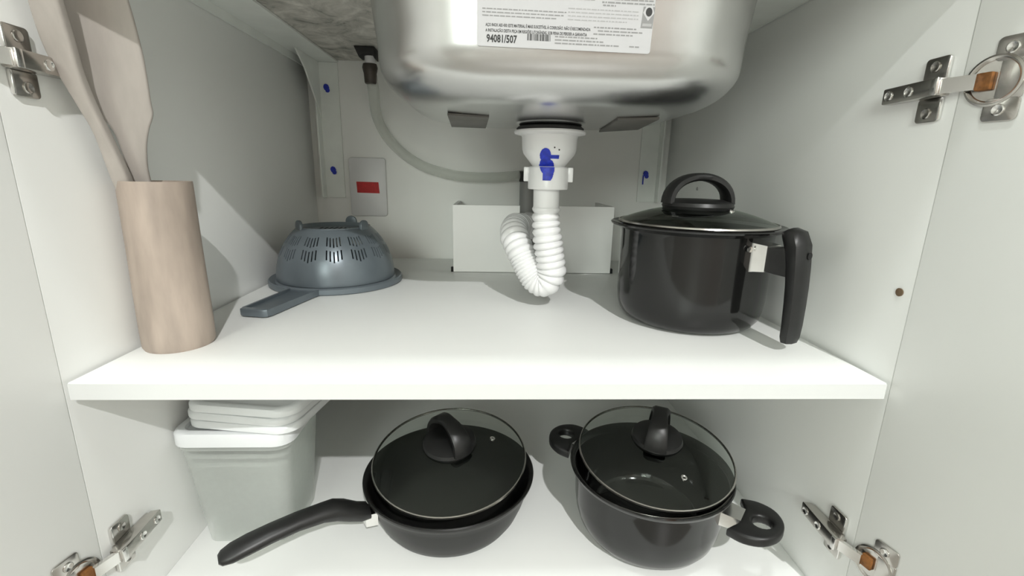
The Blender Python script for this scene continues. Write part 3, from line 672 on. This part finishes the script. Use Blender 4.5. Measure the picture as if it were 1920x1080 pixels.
lid('glass_lid', 'glass lid with dark knob leaning askew on the frying pan', (-.0490, .5260, .2080), .0965, R(8.6), R(-1), -52, (.054, .012), h=.022, arch_w=.033, arch_h=.029)

# two handled pot on the cabinet floor
QX, QY, QZ = .1960, .4890, ZF
cs = thing('stockpot', 'dark enamel pot with two stubby side handles on the cabinet floor', 'pot', (QX, QY, QZ))
out = [(0, 0), (.058, 0), (.0665, .0015), (.0755, .0075), (.0815, .017), (.0852, .029), (.0875, .045), (.0886, .074), (.0895, .0800), (.0920, .0820), (.0950, .0850), (.0960, .0885), (.0950, .0900)]
inn_ = [(.0915, .0890), (.0875, .0850), (.0858, .078), (.0845, .045), (.078, .016), (.066, .006), (0, .005)]
MB().lathe(out + inn_, T(QX, QY, QZ), 96).build('body', 'black', cs, smooth=40)
for k, deg in enumerate((-41, 134)):
    a = R(deg); qd = Vector((math.cos(a), math.sin(a), 0)); qs = Vector((-qd.y, qd.x, 0))
    def QH(r, s, z): return Vector((QX, QY, QZ + z)) + qd * r + qs * s
    b3 = MB(); b3.loft([ring4(QH, .0870, .0130, .0580, .0745), ring4(QH, .1080, .0115, .0600, .0735)]); b3.build('handle_bracket', 'bright', cs, smooth=30)
    o1 = smooth_path([(.0985, -.0300, 0), (.116, -.0335, 0), (.134, -.0270, 0), (.1450, -.010, 0), (.1450, .010, 0), (.134, .0270, 0), (.116, .0335, 0), (.0985, .0300, 0)], 4)
    o1 = [(p.x, p.y) for p in o1] + [(.1045, .0170), (.1060, .0120), (.1060, -.0120), (.1045, -.0170)]
    hole = [(.1262 + .0098 * math.cos(R(b)), .0105 * math.sin(R(b))) for b in range(0, 360, 20)]
    # plate with a hole: bmesh fill between the two loops, then extruded with rounded edges
    bm = bmesh.new(); es = []
    for loop in (o1, hole):
        vv = [bm.verts.new((x, y, 0)) for x, y in loop]
        es += [bm.edges.new((vv[i], vv[(i + 1) % len(vv)])) for i in range(len(vv))]
    bmesh.ops.triangle_fill(bm, use_beauty=True, edges=es)
    g = bmesh.ops.extrude_face_region(bm, geom=list(bm.faces)); nv = [e for e in g['geom'] if isinstance(e, bmesh.types.BMVert)]
    for q in nv: q.co.z += .0120
    bm.normal_update(); bmesh.ops.recalc_face_normals(bm, faces=list(bm.faces))
    ed = [e for e in bm.edges if len(e.link_faces) == 2 and e.link_faces[0].normal.dot(e.link_faces[1].normal) < .5 and abs(e.verts[0].co.z - e.verts[1].co.z) < 1e-6]
    bmesh.ops.bevel(bm, geom=ed, offset=.0036, segments=3, profile=.5, affect='EDGES', clamp_overlap=True)
    bm.verts.index_update()
    MB().add([QH(q.co.x, q.co.y, .0615 + q.co.z + (q.co.x - .10) * .10) for q in bm.verts], [tuple(q.index for q in f.verts) for f in bm.faces]).build('handle', 'bake', cs, smooth=60)
    bm.free()
lid('glass_lid', 'glass lid with upright black knob sitting askew on the two handled pot', (.2050, .5000, .2290), .0925, R(7.6), R(-.5), 66, (.012, -.058), h=.022, arch_w=.030, arch_h=.031)

# ------------------------------------------------------------------ plastic tubs on the cabinet floor
TX, TY = -.2785, .5080
def rr3(cx, cy_, hx, hy, r, z, rot=0., n=6):
    c, s_ = math.cos(R(rot)), math.sin(R(rot)); return [(cx + x * c - y * s_, cy_ + x * s_ + y * c, z) for x, y in rrect(hx, hy, r, n)]
def tub(name, label, z0, z1, hx0, hy0, hx1, hy1, m='milk'):
    t = thing(name, label, 'container', (TX, TY, z0), 'clear plastic tubs')
    mb = MB(); mb.loft([rr3(TX, TY, hx0 - .006, hy0 - .006, .008, z0), rr3(TX, TY, hx0, hy0, .012, z0 + .005), rr3(TX, TY, hx1, hy1, .016, z1)], cap=False); k = 28
    mb.f.append(tuple(range(k))); mb.build('wall', m, t, fix=True, smooth=45)
    rm = MB(); rm.loft([rr3(TX, TY, hx1, hy1, .016, z1 - .004), rr3(TX, TY, hx1 + .0022, hy1 + .0022, .018, z1 - .004), rr3(TX, TY, hx1 + .0022, hy1 + .0022, .018, z1), rr3(TX, TY, hx1, hy1, .016, z1)], cap=False); rm.build('lip', m, t, smooth=30)
    return t
tub('plastic_tub', 'outermost clear plastic tub on the cabinet floor under a white lid', ZF + .0006, ZF + .136, .0480, .0400, .0595, .0505)
tub('plastic_tub', 'cloudy plastic tub nested inside the outermost clear tub', ZF + .006, ZF + .124, .0445, .0365, .0555, .0465)
tub('plastic_tub', 'cloudy plastic tub nested innermost in the clear tubs', ZF + .012, ZF + .112, .0420, .0340, .0530, .0440)
def flat_lid(label, cx, cy_, z, hx, hy, r, rot, hgt):
    mb = MB()
    L_ = [rr3(cx, cy_, hx - .003, hy - .003, r - .002, z, rot), rr3(cx, cy_, hx, hy, r, z + .0008, rot), rr3(cx, cy_, hx, hy, r, z + hgt - .0035, rot), rr3(cx, cy_, hx - .0015, hy - .0015, r, z + hgt - .001, rot), rr3(cx, cy_, hx - .005, hy - .005, r - .003, z + hgt, rot), rr3(cx, cy_, hx - .009, hy - .009, r - .005, z + hgt - .0006, rot), rr3(cx, cy_, hx - .011, hy - .011, r - .006, z + hgt - .0035, rot)]
    mb.loft(L_)
    return tag(mb.build('tub_lid', 'lidwhite', origin=(cx, cy_, z), smooth=40), label, 'lid', 'white plastic tub lids')
flat_lid('white plastic lid closing the clear tub', TX, TY, ZF + .1365, .0640, .0545, .019, 0, .0165)
zz = ZF + .1535
for k, (lb, dx, rot) in enumerate((('white plastic lid lying crooked on the closed tub, lowest of the loose stack', 0, -9), ('white plastic lid in the middle of the loose stack under the shelf', -.0015, -10), ('white plastic lid on top of the loose stack under the shelf', .0008, -8.5))):
    flat_lid(lb, TX + .016 + dx, TY + .0035, zz, .0640, .0545, .022, rot, .0095); zz += .0096

for o in list(S.objects):
    if '_base' in o: del o['_base']
